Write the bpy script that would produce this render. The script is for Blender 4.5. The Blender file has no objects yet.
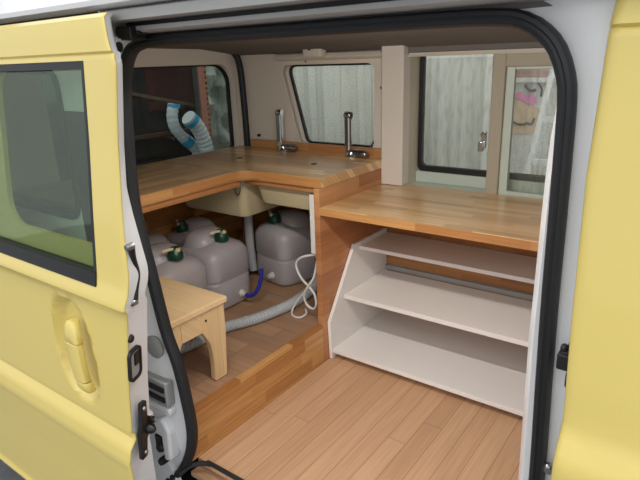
import bpy, bmesh, math, random
from mathutils import Vector, Matrix
random.seed(4)
R = math.radians
D = bpy.data
C = bpy.context.scene.collection
sc = bpy.context.scene

# ------------------------------------------------------------------ camera, sky, exposure
def set_camera():
    y, p, r = R(36.63), R(18.28), R(-1.89)
    f = Vector((-math.sin(y) * math.cos(p), math.cos(y) * math.cos(p), -math.sin(p)))
    r0 = Vector((math.cos(y), math.sin(y), 0)); u0 = r0.cross(f)
    rt = r0 * math.cos(r) + u0 * math.sin(r)
    up = -r0 * math.sin(r) + u0 * math.cos(r)
    m = Matrix((rt, up, -f)).transposed().to_4x4()
    m.translation = Vector((0, 0, 1.1))
    cam = D.cameras.new('camera'); o = D.objects.new('camera', cam); C.objects.link(o)
    o.matrix_world = m
    cam.sensor_width = 36; cam.lens = 36 * 547 / 640; cam.clip_start = 0.02
    sc.camera = o
set_camera()
sc.view_settings.view_transform = 'Standard'
sc.view_settings.look = 'None'
sc.view_settings.gamma = 1
sc.view_settings.use_curve_mapping = False
sc.view_settings.exposure = 0.46

w = D.worlds.new('overcast'); sc.world = w; w.use_nodes = True
nt = w.node_tree; nt.nodes.clear()
wo = nt.nodes.new('ShaderNodeOutputWorld'); bg = nt.nodes.new('ShaderNodeBackground')
tc = nt.nodes.new('ShaderNodeTexCoord'); sx = nt.nodes.new('ShaderNodeSeparateXYZ'); cr = nt.nodes.new('ShaderNodeValToRGB')
cr.color_ramp.elements[0].position = 0.0; cr.color_ramp.elements[0].color = (0.55, 0.56, 0.58, 1)
cr.color_ramp.elements[1].position = 0.7; cr.color_ramp.elements[1].color = (0.97, 0.99, 1.0, 1)
nt.links.new(tc.outputs['Generated'], sx.inputs[0]); nt.links.new(sx.outputs['Z'], cr.inputs[0])
nt.links.new(cr.outputs[0], bg.inputs['Color']); nt.links.new(bg.outputs[0], wo.inputs[0])
bg.inputs['Strength'].default_value = 1.15

sun = D.lights.new('veiled_sun', 'SUN'); sun.energy = 0.35; sun.angle = R(50); sun.color = (1, 0.98, 0.95)
so = D.objects.new('veiled_sun', sun); C.objects.link(so)
so.rotation_euler = Vector((0.25, -0.95, 0.70)).to_track_quat('Z', 'Y').to_euler()

FILL_W = 7.0
# ------------------------------------------------------------------ materials
def lin(c):
    return tuple(((v / 255) / 12.92 if v / 255 <= .04045 else ((v / 255 + .055) / 1.055) ** 2.4) for v in c) + (1,)

def pmat(name, rgb, rough=.5, metal=0, coat=0, bump=0, bscale=60, var=0, vscale=8, spec=.5, trans=0, sss=0):
    m = D.materials.new(name); m.use_nodes = True
    t = m.node_tree; b = t.nodes['Principled BSDF']
    b.inputs['Base Color'].default_value = lin(rgb)
    b.inputs['Roughness'].default_value = rough; b.inputs['Metallic'].default_value = metal
    b.inputs['Coat Weight'].default_value = coat; b.inputs['Coat Roughness'].default_value = .08
    b.inputs['Specular IOR Level'].default_value = spec
    b.inputs['Transmission Weight'].default_value = trans
    if sss:
        b.inputs['Subsurface Weight'].default_value = sss; b.inputs['Subsurface Scale'].default_value = .03
    co = t.nodes.new('ShaderNodeTexCoord')
    if bump:
        n = t.nodes.new('ShaderNodeTexNoise'); n.inputs['Scale'].default_value = bscale; n.inputs['Detail'].default_value = 3
        t.links.new(co.outputs['Object'], n.inputs['Vector'])
        bp = t.nodes.new('ShaderNodeBump'); bp.inputs['Strength'].default_value = bump; bp.inputs['Distance'].default_value = .002
        t.links.new(n.outputs[0], bp.inputs['Height']); t.links.new(bp.outputs[0], b.inputs['Normal'])
    if var:
        n = t.nodes.new('ShaderNodeTexNoise'); n.inputs['Scale'].default_value = vscale; n.inputs['Detail'].default_value = 4
        t.links.new(co.outputs['Object'], n.inputs['Vector'])
        mx = t.nodes.new('ShaderNodeMix'); mx.data_type = 'RGBA'
        a = lin(rgb); mx.inputs[6].default_value = tuple(v * (1 - var) for v in a[:3]) + (1,)
        mx.inputs[7].default_value = tuple(min(1, v * (1 + var)) for v in a[:3]) + (1,)
        t.links.new(n.outputs[0], mx.inputs[0]); t.links.new(mx.outputs[2], b.inputs['Base Color'])
    return m

def wood(name, c1, c2, c3, along, across, length=.3, width=.04, gap=.0, gapc=(90, 60, 35), rough=.4, grain=.10, coat=.0, seed=0, contrast=1.0):
    """staves/planks; along and across are lists of axes summed into the two directions"""
    m = D.materials.new(name); m.use_nodes = True
    t = m.node_tree; b = t.nodes['Principled BSDF']; L = t.links
    co = t.nodes.new('ShaderNodeTexCoord'); s = t.nodes.new('ShaderNodeSeparateXYZ'); L.new(co.outputs['Object'], s.inputs[0])
    def sumax(axes):
        cur = s.outputs[axes[0]]
        for a in axes[1:]:
            n = t.nodes.new('ShaderNodeMath'); n.operation = 'ADD'; L.new(cur, n.inputs[0]); L.new(s.outputs[a], n.inputs[1]); cur = n.outputs[0]
        n = t.nodes.new('ShaderNodeMath'); n.operation = 'ADD'; L.new(cur, n.inputs[0]); n.inputs[1].default_value = 10 + seed * .37
        return n.outputs[0]
    al, ac = sumax(along), sumax(across)
    def mth(op, a, bv):
        n = t.nodes.new('ShaderNodeMath'); n.operation = op
        L.new(a, n.inputs[0])
        if isinstance(bv, (int, float)): n.inputs[1].default_value = bv
        else: L.new(bv, n.inputs[1])
        return n.outputs[0]
    row = mth('FLOOR', mth('DIVIDE', ac, width), 0)
    wn = t.nodes.new('ShaderNodeTexWhiteNoise'); wn.noise_dimensions = '1D'; L.new(row, wn.inputs['W'])
    sh = mth('ADD', mth('DIVIDE', al, length), mth('MULTIPLY', wn.outputs['Value'], 5.3))
    col = mth('FLOOR', sh, 0)
    cx = t.nodes.new('ShaderNodeCombineXYZ'); L.new(row, cx.inputs[0]); L.new(col, cx.inputs[1]); cx.inputs[2].default_value = seed
    wn2 = t.nodes.new('ShaderNodeTexWhiteNoise'); wn2.noise_dimensions = '3D'; L.new(cx.outputs[0], wn2.inputs['Vector'])
    ramp = t.nodes.new('ShaderNodeValToRGB'); e = ramp.color_ramp.elements
    e[0].position = .0; e[0].color = lin(c1); e[1].position = 1; e[1].color = lin(c3)
    k = ramp.color_ramp.elements.new(.55); k.color = lin(c2)
    L.new(wn2.outputs['Value'], ramp.inputs[0])
    # grain
    gv = t.nodes.new('ShaderNodeCombineXYZ')
    L.new(mth('MULTIPLY', al, 5.0), gv.inputs[0]); L.new(mth('MULTIPLY', ac, 130.0), gv.inputs[1]); L.new(mth('MULTIPLY', wn2.outputs['Value'], 30.0), gv.inputs[2])
    gn = t.nodes.new('ShaderNodeTexNoise'); gn.inputs['Scale'].default_value = 1; gn.inputs['Detail'].default_value = 3; L.new(gv.outputs[0], gn.inputs['Vector'])
    gm = t.nodes.new('ShaderNodeMapRange'); gm.inputs[1].default_value = .3; gm.inputs[2].default_value = .7
    gm.inputs[3].default_value = 1 - grain * 1.6; gm.inputs[4].default_value = 1 + grain
    L.new(gn.outputs[0], gm.inputs[0])
    mul = t.nodes.new('ShaderNodeMix'); mul.data_type = 'RGBA'; mul.blend_type = 'MULTIPLY'; mul.inputs[0].default_value = 1
    L.new(ramp.outputs[0], mul.inputs[6]); L.new(gm.outputs[0], mul.inputs[7])
    cur = mul.outputs[2]
    if gap:
        fr = mth('FRACT', mth('DIVIDE', ac, width), 0); g1 = mth('LESS_THAN', fr, gap)
        fr2 = mth('FRACT', sh, 0); g2 = mth('LESS_THAN', fr2, gap * width / length)
        g = mth('MULTIPLY', mth('MAXIMUM', g1, g2), .7)
        mx = t.nodes.new('ShaderNodeMix'); mx.data_type = 'RGBA'; L.new(g, mx.inputs[0]); L.new(cur, mx.inputs[6]); mx.inputs[7].default_value = lin(gapc)
        cur = mx.outputs[2]
    L.new(cur, b.inputs['Base Color'])
    b.inputs['Roughness'].default_value = rough; b.inputs['Coat Weight'].default_value = coat; b.inputs['Coat Roughness'].default_value = .25
    return m

def glass(name, tint, refl=.08, haze=0, hazec=(200, 205, 200), streak=True):
    m = D.materials.new(name); m.use_nodes = True
    t = m.node_tree; t.nodes.clear(); L = t.links
    out = t.nodes.new('ShaderNodeOutputMaterial'); tr = t.nodes.new('ShaderNodeBsdfTransparent'); gl = t.nodes.new('ShaderNodeBsdfGlossy')
    tr.inputs[0].default_value = lin(tint); gl.inputs['Roughness'].default_value = .03
    lw = t.nodes.new('ShaderNodeFresnel'); lw.inputs[0].default_value = 1.45
    mx = t.nodes.new('ShaderNodeMixShader')
    ms = t.nodes.new('ShaderNodeMath'); ms.operation = 'MULTIPLY'; L.new(lw.outputs[0], ms.inputs[0]); ms.inputs[1].default_value = refl / .08
    L.new(ms.outputs[0], mx.inputs[0]); L.new(tr.outputs[0], mx.inputs[1]); L.new(gl.outputs[0], mx.inputs[2])
    last = mx.outputs[0]
    if haze:
        co = t.nodes.new('ShaderNodeTexCoord'); mp = t.nodes.new('ShaderNodeMapping')
        mp.inputs['Scale'].default_value = (70, 70, 14) if streak else (160, 160, 160)
        L.new(co.outputs['Object'], mp.inputs[0]); n = t.nodes.new('ShaderNodeTexNoise'); n.inputs['Scale'].default_value = 1; n.inputs['Detail'].default_value = 3
        L.new(mp.outputs[0], n.inputs['Vector'])
        mr = t.nodes.new('ShaderNodeMapRange'); mr.inputs[1].default_value = .48; mr.inputs[2].default_value = .72
        mr.inputs[3].default_value = haze * .25; mr.inputs[4].default_value = haze
        L.new(n.outputs[0], mr.inputs[0])
        tl = t.nodes.new('ShaderNodeBsdfTranslucent'); tl.inputs[0].default_value = lin(hazec)
        m2 = t.nodes.new('ShaderNodeMixShader'); L.new(mr.outputs[0], m2.inputs[0]); L.new(last, m2.inputs[1]); L.new(tl.outputs[0], m2.inputs[2])
        last = m2.outputs[0]
    L.new(last, out.inputs[0])
    return m

M = {}
M['yellow'] = pmat('yellow paint', (224, 202, 114), .38, coat=.5, bump=.12, bscale=260)
M['white'] = pmat('white body paint', (238, 239, 241), .35, coat=.4)
M['roofw'] = pmat('white roof paint', (226, 227, 228), .35, coat=.3)
M['railgrey'] = pmat('grey rail', (160, 160, 158), .4)
M['raildark'] = pmat('dark rail groove', (60, 60, 62), .6)
M['rubber'] = pmat('black rubber', (26, 28, 32), .55, bump=.1, bscale=200)
M['rubberg'] = pmat('black gasket', (14, 15, 17), .5)
M['black'] = pmat('black plastic', (20, 20, 22), .45)
M['trim'] = pmat('beige interior trim', (218, 207, 194), .6, bump=.05, bscale=300)
M['trimw'] = pmat('pale pillar trim', (216, 207, 196), .55)
M['head'] = pmat('grey brown headliner', (112, 106, 102), .85, bump=.2, bscale=500)
M['cream'] = pmat('cream window frame', (196, 188, 168), .5)
M['creamd'] = pmat('beige window surround', (168, 158, 138), .55)
M['sill'] = pmat('pale green grey sill', (190, 200, 188), .4)
M['chrome'] = pmat('chrome', (215, 215, 215), .14, metal=1)
M['steel'] = pmat('steel', (150, 150, 152), .3, metal=1)
M['sink'] = pmat('cream sink plastic', (196, 184, 148), .45)
M['tank'] = pmat('translucent polyethylene', (176, 170, 172), .35, sss=.3)
M['green'] = pmat('dark green cap', (14, 62, 44), .35)
M['levercream'] = pmat('cream lever', (214, 198, 160), .4)
M['whitep'] = pmat('white plastic', (222, 220, 216), .4)
M['shelf'] = pmat('white melamine', (234, 229, 225), .45, coat=.1)
M['hosegrey'] = pmat('grey hose', (176, 179, 182), .5)
M['blue'] = pmat('blue hose', (36, 46, 150), .3)
M['ltblue'] = pmat('light blue cuff', (60, 160, 205), .5)
M['cuffw'] = pmat('white duct', (205, 212, 216), .6, bump=.4, bscale=60)
M['counter'] = wood('counter staves', (196, 150, 102), (220, 178, 126), (234, 198, 148), [0], [1, 2], .38, .034, rough=.30, grain=.12, coat=.35)
M['counterleg'] = wood('counter staves lengthwise', (192, 148, 102), (216, 174, 126), (230, 194, 146), [1], [0, 2], .38, .034, rough=.30, grain=.12, coat=.35, seed=3)
M['counterlow'] = wood('low counter staves', (192, 150, 102), (214, 172, 120), (230, 192, 142), [0], [1, 2], .36, .034, rough=.28, grain=.10, coat=.35, seed=5)
M['riser'] = wood('riser staves', (166, 108, 56), (198, 144, 86), (212, 164, 106), [1], [2], .26, .045, rough=.4, grain=.14, seed=7)
M['edge'] = wood('shaded edge staves', (168, 112, 62), (188, 132, 78), (200, 148, 92), [0, 1], [2], .35, .06, rough=.4, grain=.08, seed=15)  # darker wood stands in for shade on the counter fronts
M['panel'] = wood('panel staves', (168, 108, 66), (188, 128, 82), (200, 146, 98), [1], [2], .34, .055, rough=.4, grain=.10, seed=9)
M['panely'] = wood('lining staves', (154, 100, 58), (182, 126, 76), (196, 144, 92), [0], [2], .34, .055, rough=.5, grain=.10, seed=11)
M['floor'] = wood('floor planks', (196, 154, 118), (202, 160, 124), (208, 167, 131), [1], [0], 2.3, .0605, gap=.03, gapc=(128, 86, 56), rough=.42, grain=.07, coat=.1)
M['floorp'] = wood('platform planks', (158, 122, 94), (170, 132, 102), (182, 144, 112), [0], [1], .7, .075, gap=.03, gapc=(110, 78, 56), rough=.45, grain=.08)
M['pine'] = wood('pine boards', (222, 188, 140), (230, 198, 152), (236, 208, 164), [0], [1, 2], 1.2, .07, rough=.45, grain=.06)
M['pinez'] = wood('pine end boards', (220, 186, 138), (228, 196, 150), (234, 204, 160), [2], [0, 1], 1.2, .07, rough=.45, grain=.06)
M['glassin'] = glass('clear window glass', (251, 252, 250), .06, haze=.25)
M['glassq'] = glass('rain beaded glass', (251, 252, 250), .06, haze=.2, streak=False)
M['glassdark'] = glass('tinted tailgate glass', (226, 232, 228), .03)
M['glassdoor'] = glass('tinted door glass', (222, 232, 222), .022, haze=.02, hazec=(150, 160, 150), streak=False)
M['darkh'] = pmat('dark hole', (10, 8, 8), .8)
M['asphalt'] = pmat('wet asphalt', (112, 112, 114), .5, var=.25, vscale=30)

# ------------------------------------------------------------------ mesh helpers
class MB:
    def __init__(s): s.v = []; s.f = []
    def add(s, vs, fs):
        n = len(s.v); s.v += [tuple(v) for v in vs]; s.f += [tuple(i + n for i in f) for f in fs]; return s
    def box(s, x0, x1, y0, y1, z0, z1):
        return s.add([(x, y, z) for x in (x0, x1) for y in (y0, y1) for z in (z0, z1)],
                     [(0, 1, 3, 2), (4, 6, 7, 5), (0, 4, 5, 1), (2, 3, 7, 6), (0, 2, 6, 4), (1, 5, 7, 3)])
    def prism(s, poly, ax, a, b):
        """poly: 2-D points in the two remaining axes (in order), extruded along ax"""
        def P(q, t):
            return {0: (t, q[0], q[1]), 1: (q[0], t, q[1]), 2: (q[0], q[1], t)}[ax]
        n = len(poly)
        return s.add([P(q, a) for q in poly] + [P(q, b) for q in poly],
                     [tuple(range(n)), tuple(range(2 * n - 1, n - 1, -1))] + [(i, (i + 1) % n, (i + 1) % n + n, i + n) for i in range(n)])
    def ring(s, outer, inner, ax, a, b):
        """frame between two loops with equal counts"""
        def P(q, t):
            return {0: (t, q[0], q[1]), 1: (q[0], t, q[1]), 2: (q[0], q[1], t)}[ax]
        n = len(outer); vs = [P(q, a) for q in outer] + [P(q, a) for q in inner] + [P(q, b) for q in outer] + [P(q, b) for q in inner]
        fs = []
        for i in range(n):
            j = (i + 1) % n
            fs += [(i, j, n + j, n + i), (2 * n + i, 3 * n + i, 3 * n + j, 2 * n + j), (i, 2 * n + i, 2 * n + j, j), (n + i, n + j, 3 * n + j, 3 * n + i)]
        return s.add(vs, fs)
    def loft(s, rings, cap=True, closed=True):
        n = len(rings[0]); vs = [p for r in rings for p in r]; fs = []
        for k in range(len(rings) - 1):
            for i in range(n if closed else n - 1):
                j = (i + 1) % n
                fs.append((k * n + i, k * n + j, (k + 1) * n + j, (k + 1) * n + i))
        if cap and closed:
            fs += [tuple(range(n - 1, -1, -1)), tuple(range((len(rings) - 1) * n, len(rings) * n))]
        return s.add(vs, fs)
    def tube(s, pts, r, seg=10, closed=False, step=None, flat=1.0):
        P = [Vector(p) for p in pts]
        if step: P = smooth(P, step, closed)
        n = len(P); rings = []
        nrm = None; acc = 0
        for i in range(n):
            a = P[(i - 1) % n] if (closed or i > 0) else P[i]; b = P[(i + 1) % n] if (closed or i < n - 1) else P[i]
            t = (b - a).normalized()
            if nrm is None:
                nrm = t.orthogonal().normalized()
            nrm = (nrm - t * nrm.dot(t)).normalized(); bn = t.cross(nrm)
            if i: acc += (P[i] - P[i - 1]).length
            rr = r(acc) if callable(r) else r
            rings.append([P[i] + (nrm * math.cos(2 * math.pi * k / seg) + bn * math.sin(2 * math.pi * k / seg) * flat) * rr for k in range(seg)])
        if closed: rings.append(rings[0])
        return s.loft(rings, cap=not closed)
    def lathe(s, prof, c=(0, 0, 0), axis='Z', seg=20):
        rings = []
        for r, h in prof:
            ring = []
            for k in range(seg):
                a = 2 * math.pi * k / seg; u, v = r * math.cos(a), r * math.sin(a)
                q = {'Z': (u, v, h), 'Y': (v, h, u), 'X': (h, u, v)}[axis]
                ring.append((q[0] + c[0], q[1] + c[1], q[2] + c[2]))
            rings.append(ring)
        return s.loft(rings)
    def xf(s, mat):
        s.v = [tuple(mat @ Vector(v)) for v in s.v]; return s
    def build(s, name, mat, parent=None, bevel=0, sm=True, seg=2, subd=0):
        off = world_of(parent)
        me = D.meshes.new(name); me.from_pydata([(v[0] - off[0], v[1] - off[1], v[2] - off[2]) for v in s.v], [], s.f)
        bm = bmesh.new(); bm.from_mesh(me); bmesh.ops.remove_doubles(bm, verts=bm.verts, dist=1e-5)
        bmesh.ops.recalc_face_normals(bm, faces=bm.faces); bm.to_mesh(me); bm.free()
        if sm:
            for p in me.polygons: p.use_smooth = True
            me.set_sharp_from_angle(angle=R(38))
        me.materials.append(mat)
        o = D.objects.new(name, me); C.objects.link(o)
        if parent: o.parent = parent
        if bevel:
            b = o.modifiers.new('bevel', 'BEVEL'); b.width = bevel; b.segments = seg; b.limit_method = 'ANGLE'; b.angle_limit = R(40)
            if sm:
                wn = o.modifiers.new('wn', 'WEIGHTED_NORMAL'); wn.keep_sharp = True
        return o

def world_of(o):
    t = Vector((0, 0, 0))
    while o: t += o.location; o = o.parent
    return t

def smooth(P, step, closed=False):
    out = []; n = len(P)
    for i in range(n if closed else n - 1):
        g = lambda k: P[k % n] if closed else P[max(0, min(n - 1, k))]
        p0, p1, p2, p3 = g(i - 1), g(i), g(i + 1), g(i + 2)
        m = max(1, int((p2 - p1).length / step))
        for k in range(m):
            t = k / m
            out.append(.5 * ((2 * p1) + (p2 - p0) * t + (2 * p0 - 5 * p1 + 4 * p2 - p3) * t * t + (3 * p1 - p0 - 3 * p2 + p3) * t ** 3))
    if not closed: out.append(P[-1])
    return out

def smooth2(pts, step, closed=False):
    return [(p.x, p.y) for p in smooth([Vector((a, b, 0)) for a, b in pts], step, closed)]

def rrect(x0, x1, z0, z1, r, n=6):
    rs = r if isinstance(r, (list, tuple)) else [r] * 4   # bl, br, tr, tl
    out = []
    for (cx, cz, a0, q) in ((x0, z0, 180, 0), (x1, z0, 270, 1), (x1, z1, 0, 2), (x0, z1, 90, 3)):
        rr = rs[q]; ccx = cx + rr * (1 if q in (0, 3) else -1); ccz = cz + rr * (1 if q in (0, 1) else -1)
        for k in range(n + 1):
            a = R(a0 + 90 * k / n); out.append((ccx + rr * math.cos(a), ccz + rr * math.sin(a)))
    return out

def roundpoly(pts, rad, n=6):
    out = []
    m = len(pts)
    for i in range(m):
        p = Vector(pts[i]); a = (Vector(pts[i - 1]) - p); b = (Vector(pts[(i + 1) % m]) - p)
        la, lb = a.length, b.length; a.normalize(); b.normalize()
        ang = a.angle(b); d = min(rad / math.tan(ang / 2), la * .45, lb * .45)
        q0, q1 = p + a * d, p + b * d
        for k in range(n + 1):
            t = k / n; out.append(tuple((1 - t) ** 2 * q0 + 2 * t * (1 - t) * p + t * t * q1))
    return out

def offset_loop(loop, d):
    """offset outward (d>0) of a closed loop"""
    m = len(loop); cx = sum(p[0] for p in loop) / m; cz = sum(p[1] for p in loop) / m; out = []
    for i in range(m):
        a = Vector(loop[i - 1]); b = Vector(loop[(i + 1) % m]); t = (b - a)
        if t.length < 1e-9: out.append(loop[i]); continue
        t.normalize(); nn = Vector((t.y, -t.x)); p = Vector(loop[i])
        if nn.dot(p - Vector((cx, cz))) < 0: nn = -nn
        out.append(tuple(p + nn * d))
    return out

def wall_hole(mb, x0, x1, z0, z1, loop, ax, a, b):
    """slab with a hole: outer rectangle points matched to the hole loop radially"""
    m = len(loop); cx = sum(p[0] for p in loop) / m; cz = sum(p[1] for p in loop) / m; outer = []
    lx0, lx1 = min(p[0] for p in loop), max(p[0] for p in loop); lz0, lz1 = min(p[1] for p in loop), max(p[1] for p in loop)
    for p in loop:
        dx = (p[0] - cx) / ((lx1 - lx0) / 2); dz = (p[1] - cz) / ((lz1 - lz0) / 2)
        s_ = max(abs(dx), abs(dz)); dx /= s_; dz /= s_
        outer.append(((x0 + x1) / 2 + dx * (x1 - x0) / 2, (z0 + z1) / 2 + dz * (z1 - z0) / 2))
    # snap nearest to corners
    for c in ((x0, z0), (x1, z0), (x1, z1), (x0, z1)):
        i = min(range(m), key=lambda k: (outer[k][0] - c[0]) ** 2 + (outer[k][1] - c[1]) ** 2); outer[i] = c
    return mb.ring(outer, loop, ax, a, b)

def thing(name, label, cat, loc=(0, 0, 0), group=None):
    o = D.objects.new(name, None); C.objects.link(o); o.location = loc; o.empty_display_size = .1
    o['label'] = label; o['category'] = cat
    if group: o['group'] = group
    return o
def tag(o, label, cat, group=None):
    o['label'] = label; o['category'] = cat
    if group: o['group'] = group
    return o
def struct(o, label=None):
    o['kind'] = 'structure'
    if label: o['label'] = label
    return o

# ================================================================== OUTDOORS GROUND
struct(MB().box(-9, 7, -6, 9, -.62, -.55).build('ground', M['asphalt']), 'wet grey asphalt ground under the van')

# ================================================================== VAN BODY (outside)
van = thing('camper_van', 'small yellow and white camper van with its sliding side door open', 'van', (-.6, 1.4, -.55))

SEAL = [(-1.135, .57), (-1.109, .433), (-1.078, .344), (-1.060, .245), (-1.052, .142), (-1.073, .059), (-1.125, -.03), (-1.19, -.10),
        (-1.18, -.20), (-1.08, -.235), (-.6, -.24), (-.24, -.235), (-.165, -.20), (-.153, -.10), (-.155, .1), (-.160, .42), (-.166, .611), (-.170, .748),
        (-.172, .872), (-.174, .972), (-.176, 1.038), (-.181, 1.07), (-.194, 1.102), (-.213, 1.124), (-.24, 1.140), (-.28, 1.147), (-.4, 1.149),
        (-.8, 1.150), (-.967, 1.150), (-1.051, 1.146), (-1.102, 1.129), (-1.133, 1.083), (-1.149, 1.023), (-1.160, .929), (-1.168, .856), (-1.167, .74)]
SL = smooth2(SEAL, .014, True)
# body side with the door opening: flange ring then outer skin
Lf = offset_loop(SL, .002)
L1 = offset_loop(SL, .030)
L2 = offset_loop(SL, .055)
mb = MB()
def loop3(L, y): return [(p[0], y, p[1]) for p in L]
n = len(SL)
clampz = lambda L: [(min(p[0], .3), min(p[1], 1.172)) for p in L]
# rectangle target
def rect_target(L, x0, x1, z0, z1):
    cx, cz = -.65, .46; out = []
    for p in L:
        dx = (p[0] - cx) / .52; dz = (p[1] - cz) / .70; s_ = max(abs(dx), abs(dz)) or 1
        dx /= s_; dz /= s_
        out.append((x0 + (dx + 1) / 2 * (x1 - x0), z0 + (dz + 1) / 2 * (z1 - z0)))
    for c in ((x0, z0), (x1, z0), (x1, z1), (x0, z1)):
        i = min(range(len(L)), key=lambda k: (out[k][0] - c[0]) ** 2 + (out[k][1] - c[1]) ** 2); out[i] = c
    return out
L3 = rect_target(SL, -1.33, .6, -.40, 1.176)
mb.loft([loop3(Lf, .808), loop3(Lf, .806), loop3(offset_loop(SL, .006), .804), loop3(clampz(L1), .800), loop3(clampz(L2), .785), loop3(L3, .775), loop3(L3, .806)], cap=False)
mb.build('body_side', M['white'], van)
# inner flange return on the front pillar, seen past the seal
mb = MB()
for (z0, z1, xa, xb) in ():
    pass
pts = [(-.207, -.2), (-.203, .36), (-.209, .65), (-.208, .915), (-.206, .98), (-.202, 1.03), (-.194, 1.07)]
rg = []
for x, z in pts:
    rg.append([(x + .012, .835, z), (x, .855, z), (x, .90, z), (x + .06, .92, z), (x + .10, .86, z)])
mb.loft(rg).build('pillar_inner_flange', M['white'], van)
# rear quarter panel with a fixed window (seen through the sliding door's glass)
mb = MB()
q = rrect(-1.95, -1.385, .70, 1.10, .05)
wall_hole(mb, -2.40, -1.331, -.40, 1.176, q, 1, .775, .80)
mb.build('rear_quarter_panel', M['white'], van)
mb = MB().ring(offset_loop(q, .004), offset_loop(q, -.014), 1, .770, .800)
mb.build('quarter_gasket', M['rubberg'], van)
MB().prism(q, 1, .786, .789).build('quarter_glass', M['glassdark'], van)
MB().box(-1.372, -1.20, .768, .7745, .55, .995).build('pillar_blackout', M['black'], van, bevel=.004)

# seal: fat weatherstrip
secs = [(-.0085, .8105), (-.0115, .804), (-.0118, .792), (-.0085, .784), (-.003, .781), (.0005, .783), (.003, .781), (.008, .783), (.0115, .790), (.0120, .800), (.0095, .806)]
mb = MB(); LLs = [offset_loop(SL, d) if abs(d) > 1e-6 else SL for d, y in secs]
rgs = [[(LLs[k][i % n][0], secs[k][1], LLs[k][i % n][1]) for k in range(len(secs))] for i in range(n + 1)]
mb.loft(rgs, cap=False)
seal = mb.build('door_weatherstrip', M['rubber'], van)

# roof with drip edge and rail
prof = [(.775, 1.160), (.752, 1.163), (.748, 1.178), (.752, 1.184)]
def railpart(name, prof, mat, x0=-2.5, x1=.75):
    mb = MB(); mb.prism(prof, 0, x0, x1); return mb.build(name, mat, van)
railpart('lower_rail', [(.80, 1.163), (.757, 1.164), (.750, 1.168), (.750, 1.176), (.765, 1.178), (.80, 1.178)], M['railgrey'], -1.075)
railpart('rail_groove', [(.80, 1.178), (.772, 1.178), (.772, 1.188), (.80, 1.188)], M['raildark'], -2.4)
railpart('upper_rail', [(.80, 1.187), (.722, 1.184), (.712, 1.186), (.710, 1.204), (.720, 1.208), (.80, 1.208)], M['railgrey'], -1.075)
railpart('gutter_shadow_gap', [(.80, 1.207), (.735, 1.207), (.735, 1.212), (.80, 1.212)], M['raildark'], -2.4)
roof = [(.80, 1.211), (.705, 1.211), (.694, 1.216), (.692, 1.226), (.705, 1.240), (.73, 1.262), (.765, 1.30), (.82, 1.335), (.92, 1.365), (1.1, 1.385),
        (1.35, 1.39), (1.6, 1.385), (1.8, 1.365), (1.9, 1.335), (1.97, 1.29), (2.02, 1.22), (2.10, 1.21), (2.10, 1.19), (1.0, 1.19), (.80, 1.195)]
railpart('roof', roof, M['roofw'])
# rail end bracket and roller
MB().box(-1.075, -1.070, .712, .80, 1.160, 1.208).build('rail_end_plate', M['railgrey'], van)
mb = MB().box(-1.10, -1.0, .745, .775, 1.160, 1.167); mb.box(-1.045, -1.01, .735, .775, 1.150, 1.176); mb.lathe([(.012, 0), (.012, .02)], (-1.06, .742, 1.166), 'Y', 14)
mb.build('upper_roller_arm', M['black'], van, bevel=.002)
MB().lathe([(.0001, 0), (.011, 0), (.011, .004), (.0001, .004)], (-1.103, .768, 1.139), 'Y', 16).build('pillar_hole_plug', M['black'], van)
# far side, floor pan, rear and front closing panels
mb = MB(); mb.box(-2.4, 1.1, .80, 2.08, -.30, -.27); mb.build('floor_pan', M['raildark'], van)
mb = MB(); mb.box(-2.4, 1.1, 2.06, 2.09, -.40, .56); mb.build('far_side_panel', M['white'], van)
mb = MB().box(.60, 1.1, .775, .80, -.40, .62); mb.box(.60, 1.1, .775, .80, 1.08, 1.176); mb.box(1.0, 1.1, .775, .80, .62, 1.08)
mb.build('front_quarter_panel', M['white'], van)
mb = MB().box(1.08, 1.11, .80, 2.06, -.3, .62); mb.box(1.08, 1.11, .80, .88, .62, 1.19); mb.box(1.08, 1.11, 1.98, 2.06, .62, 1.19)
mb.build('cab_front_panel', M['trim'], van)

# added fill strip, hidden by the door header, to brighten the dark interior
dl = MB().box(-1.05, -.35, .875, .925, 1.146, 1.1555).build('fill_strip', M['whitep'], van, bevel=.002)
fillm = D.materials.new('fill strip glow'); fillm.use_nodes = True
lb = fillm.node_tree.nodes['Principled BSDF']; lb.inputs['Emission Color'].default_value = (1, .95, .88, 1); lb.inputs['Emission Strength'].default_value = 4
MB().box(-1.045, -.355, .880, .920, 1.1448, 1.1465).build('lens_cover', fillm, dl)  # glowing face of the added fill strip
al = D.lights.new('fill_strip_light', 'AREA'); al.shape = 'RECTANGLE'; al.size = .69; al.size_y = .04; al.energy = FILL_W; al.color = (1, .95, .88)
ao = D.objects.new('fill_strip_light', al); C.objects.link(ao); ao.location = (-.70, .90, 1.142)
ao.rotation_euler = Vector((.0, -.85, 1)).to_track_quat('Z', 'Y').to_euler()

# wheels, hidden below the frame but holding the van up
for (wx, wy) in ((-1.75, .72), (-1.75, 1.93), (.75, .82), (.75, 1.93)):
    wt = MB().lathe([(.10, 0), (.19, .0), (.235, .015), (.25, .04), (.25, .11), (.235, .135), (.19, .15), (.10, .15)], (wx, wy, -.30), 'Y', 32).build('wheel', M['rubber'], van)
    MB().lathe([(.0001, -.004), (.03, -.004), (.14, .012), (.165, -.004), (.17, .02), (.0001, .02)], (wx, wy, -.30), 'Y', 24).build('wheel_hub', M['steel'], wt)

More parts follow.
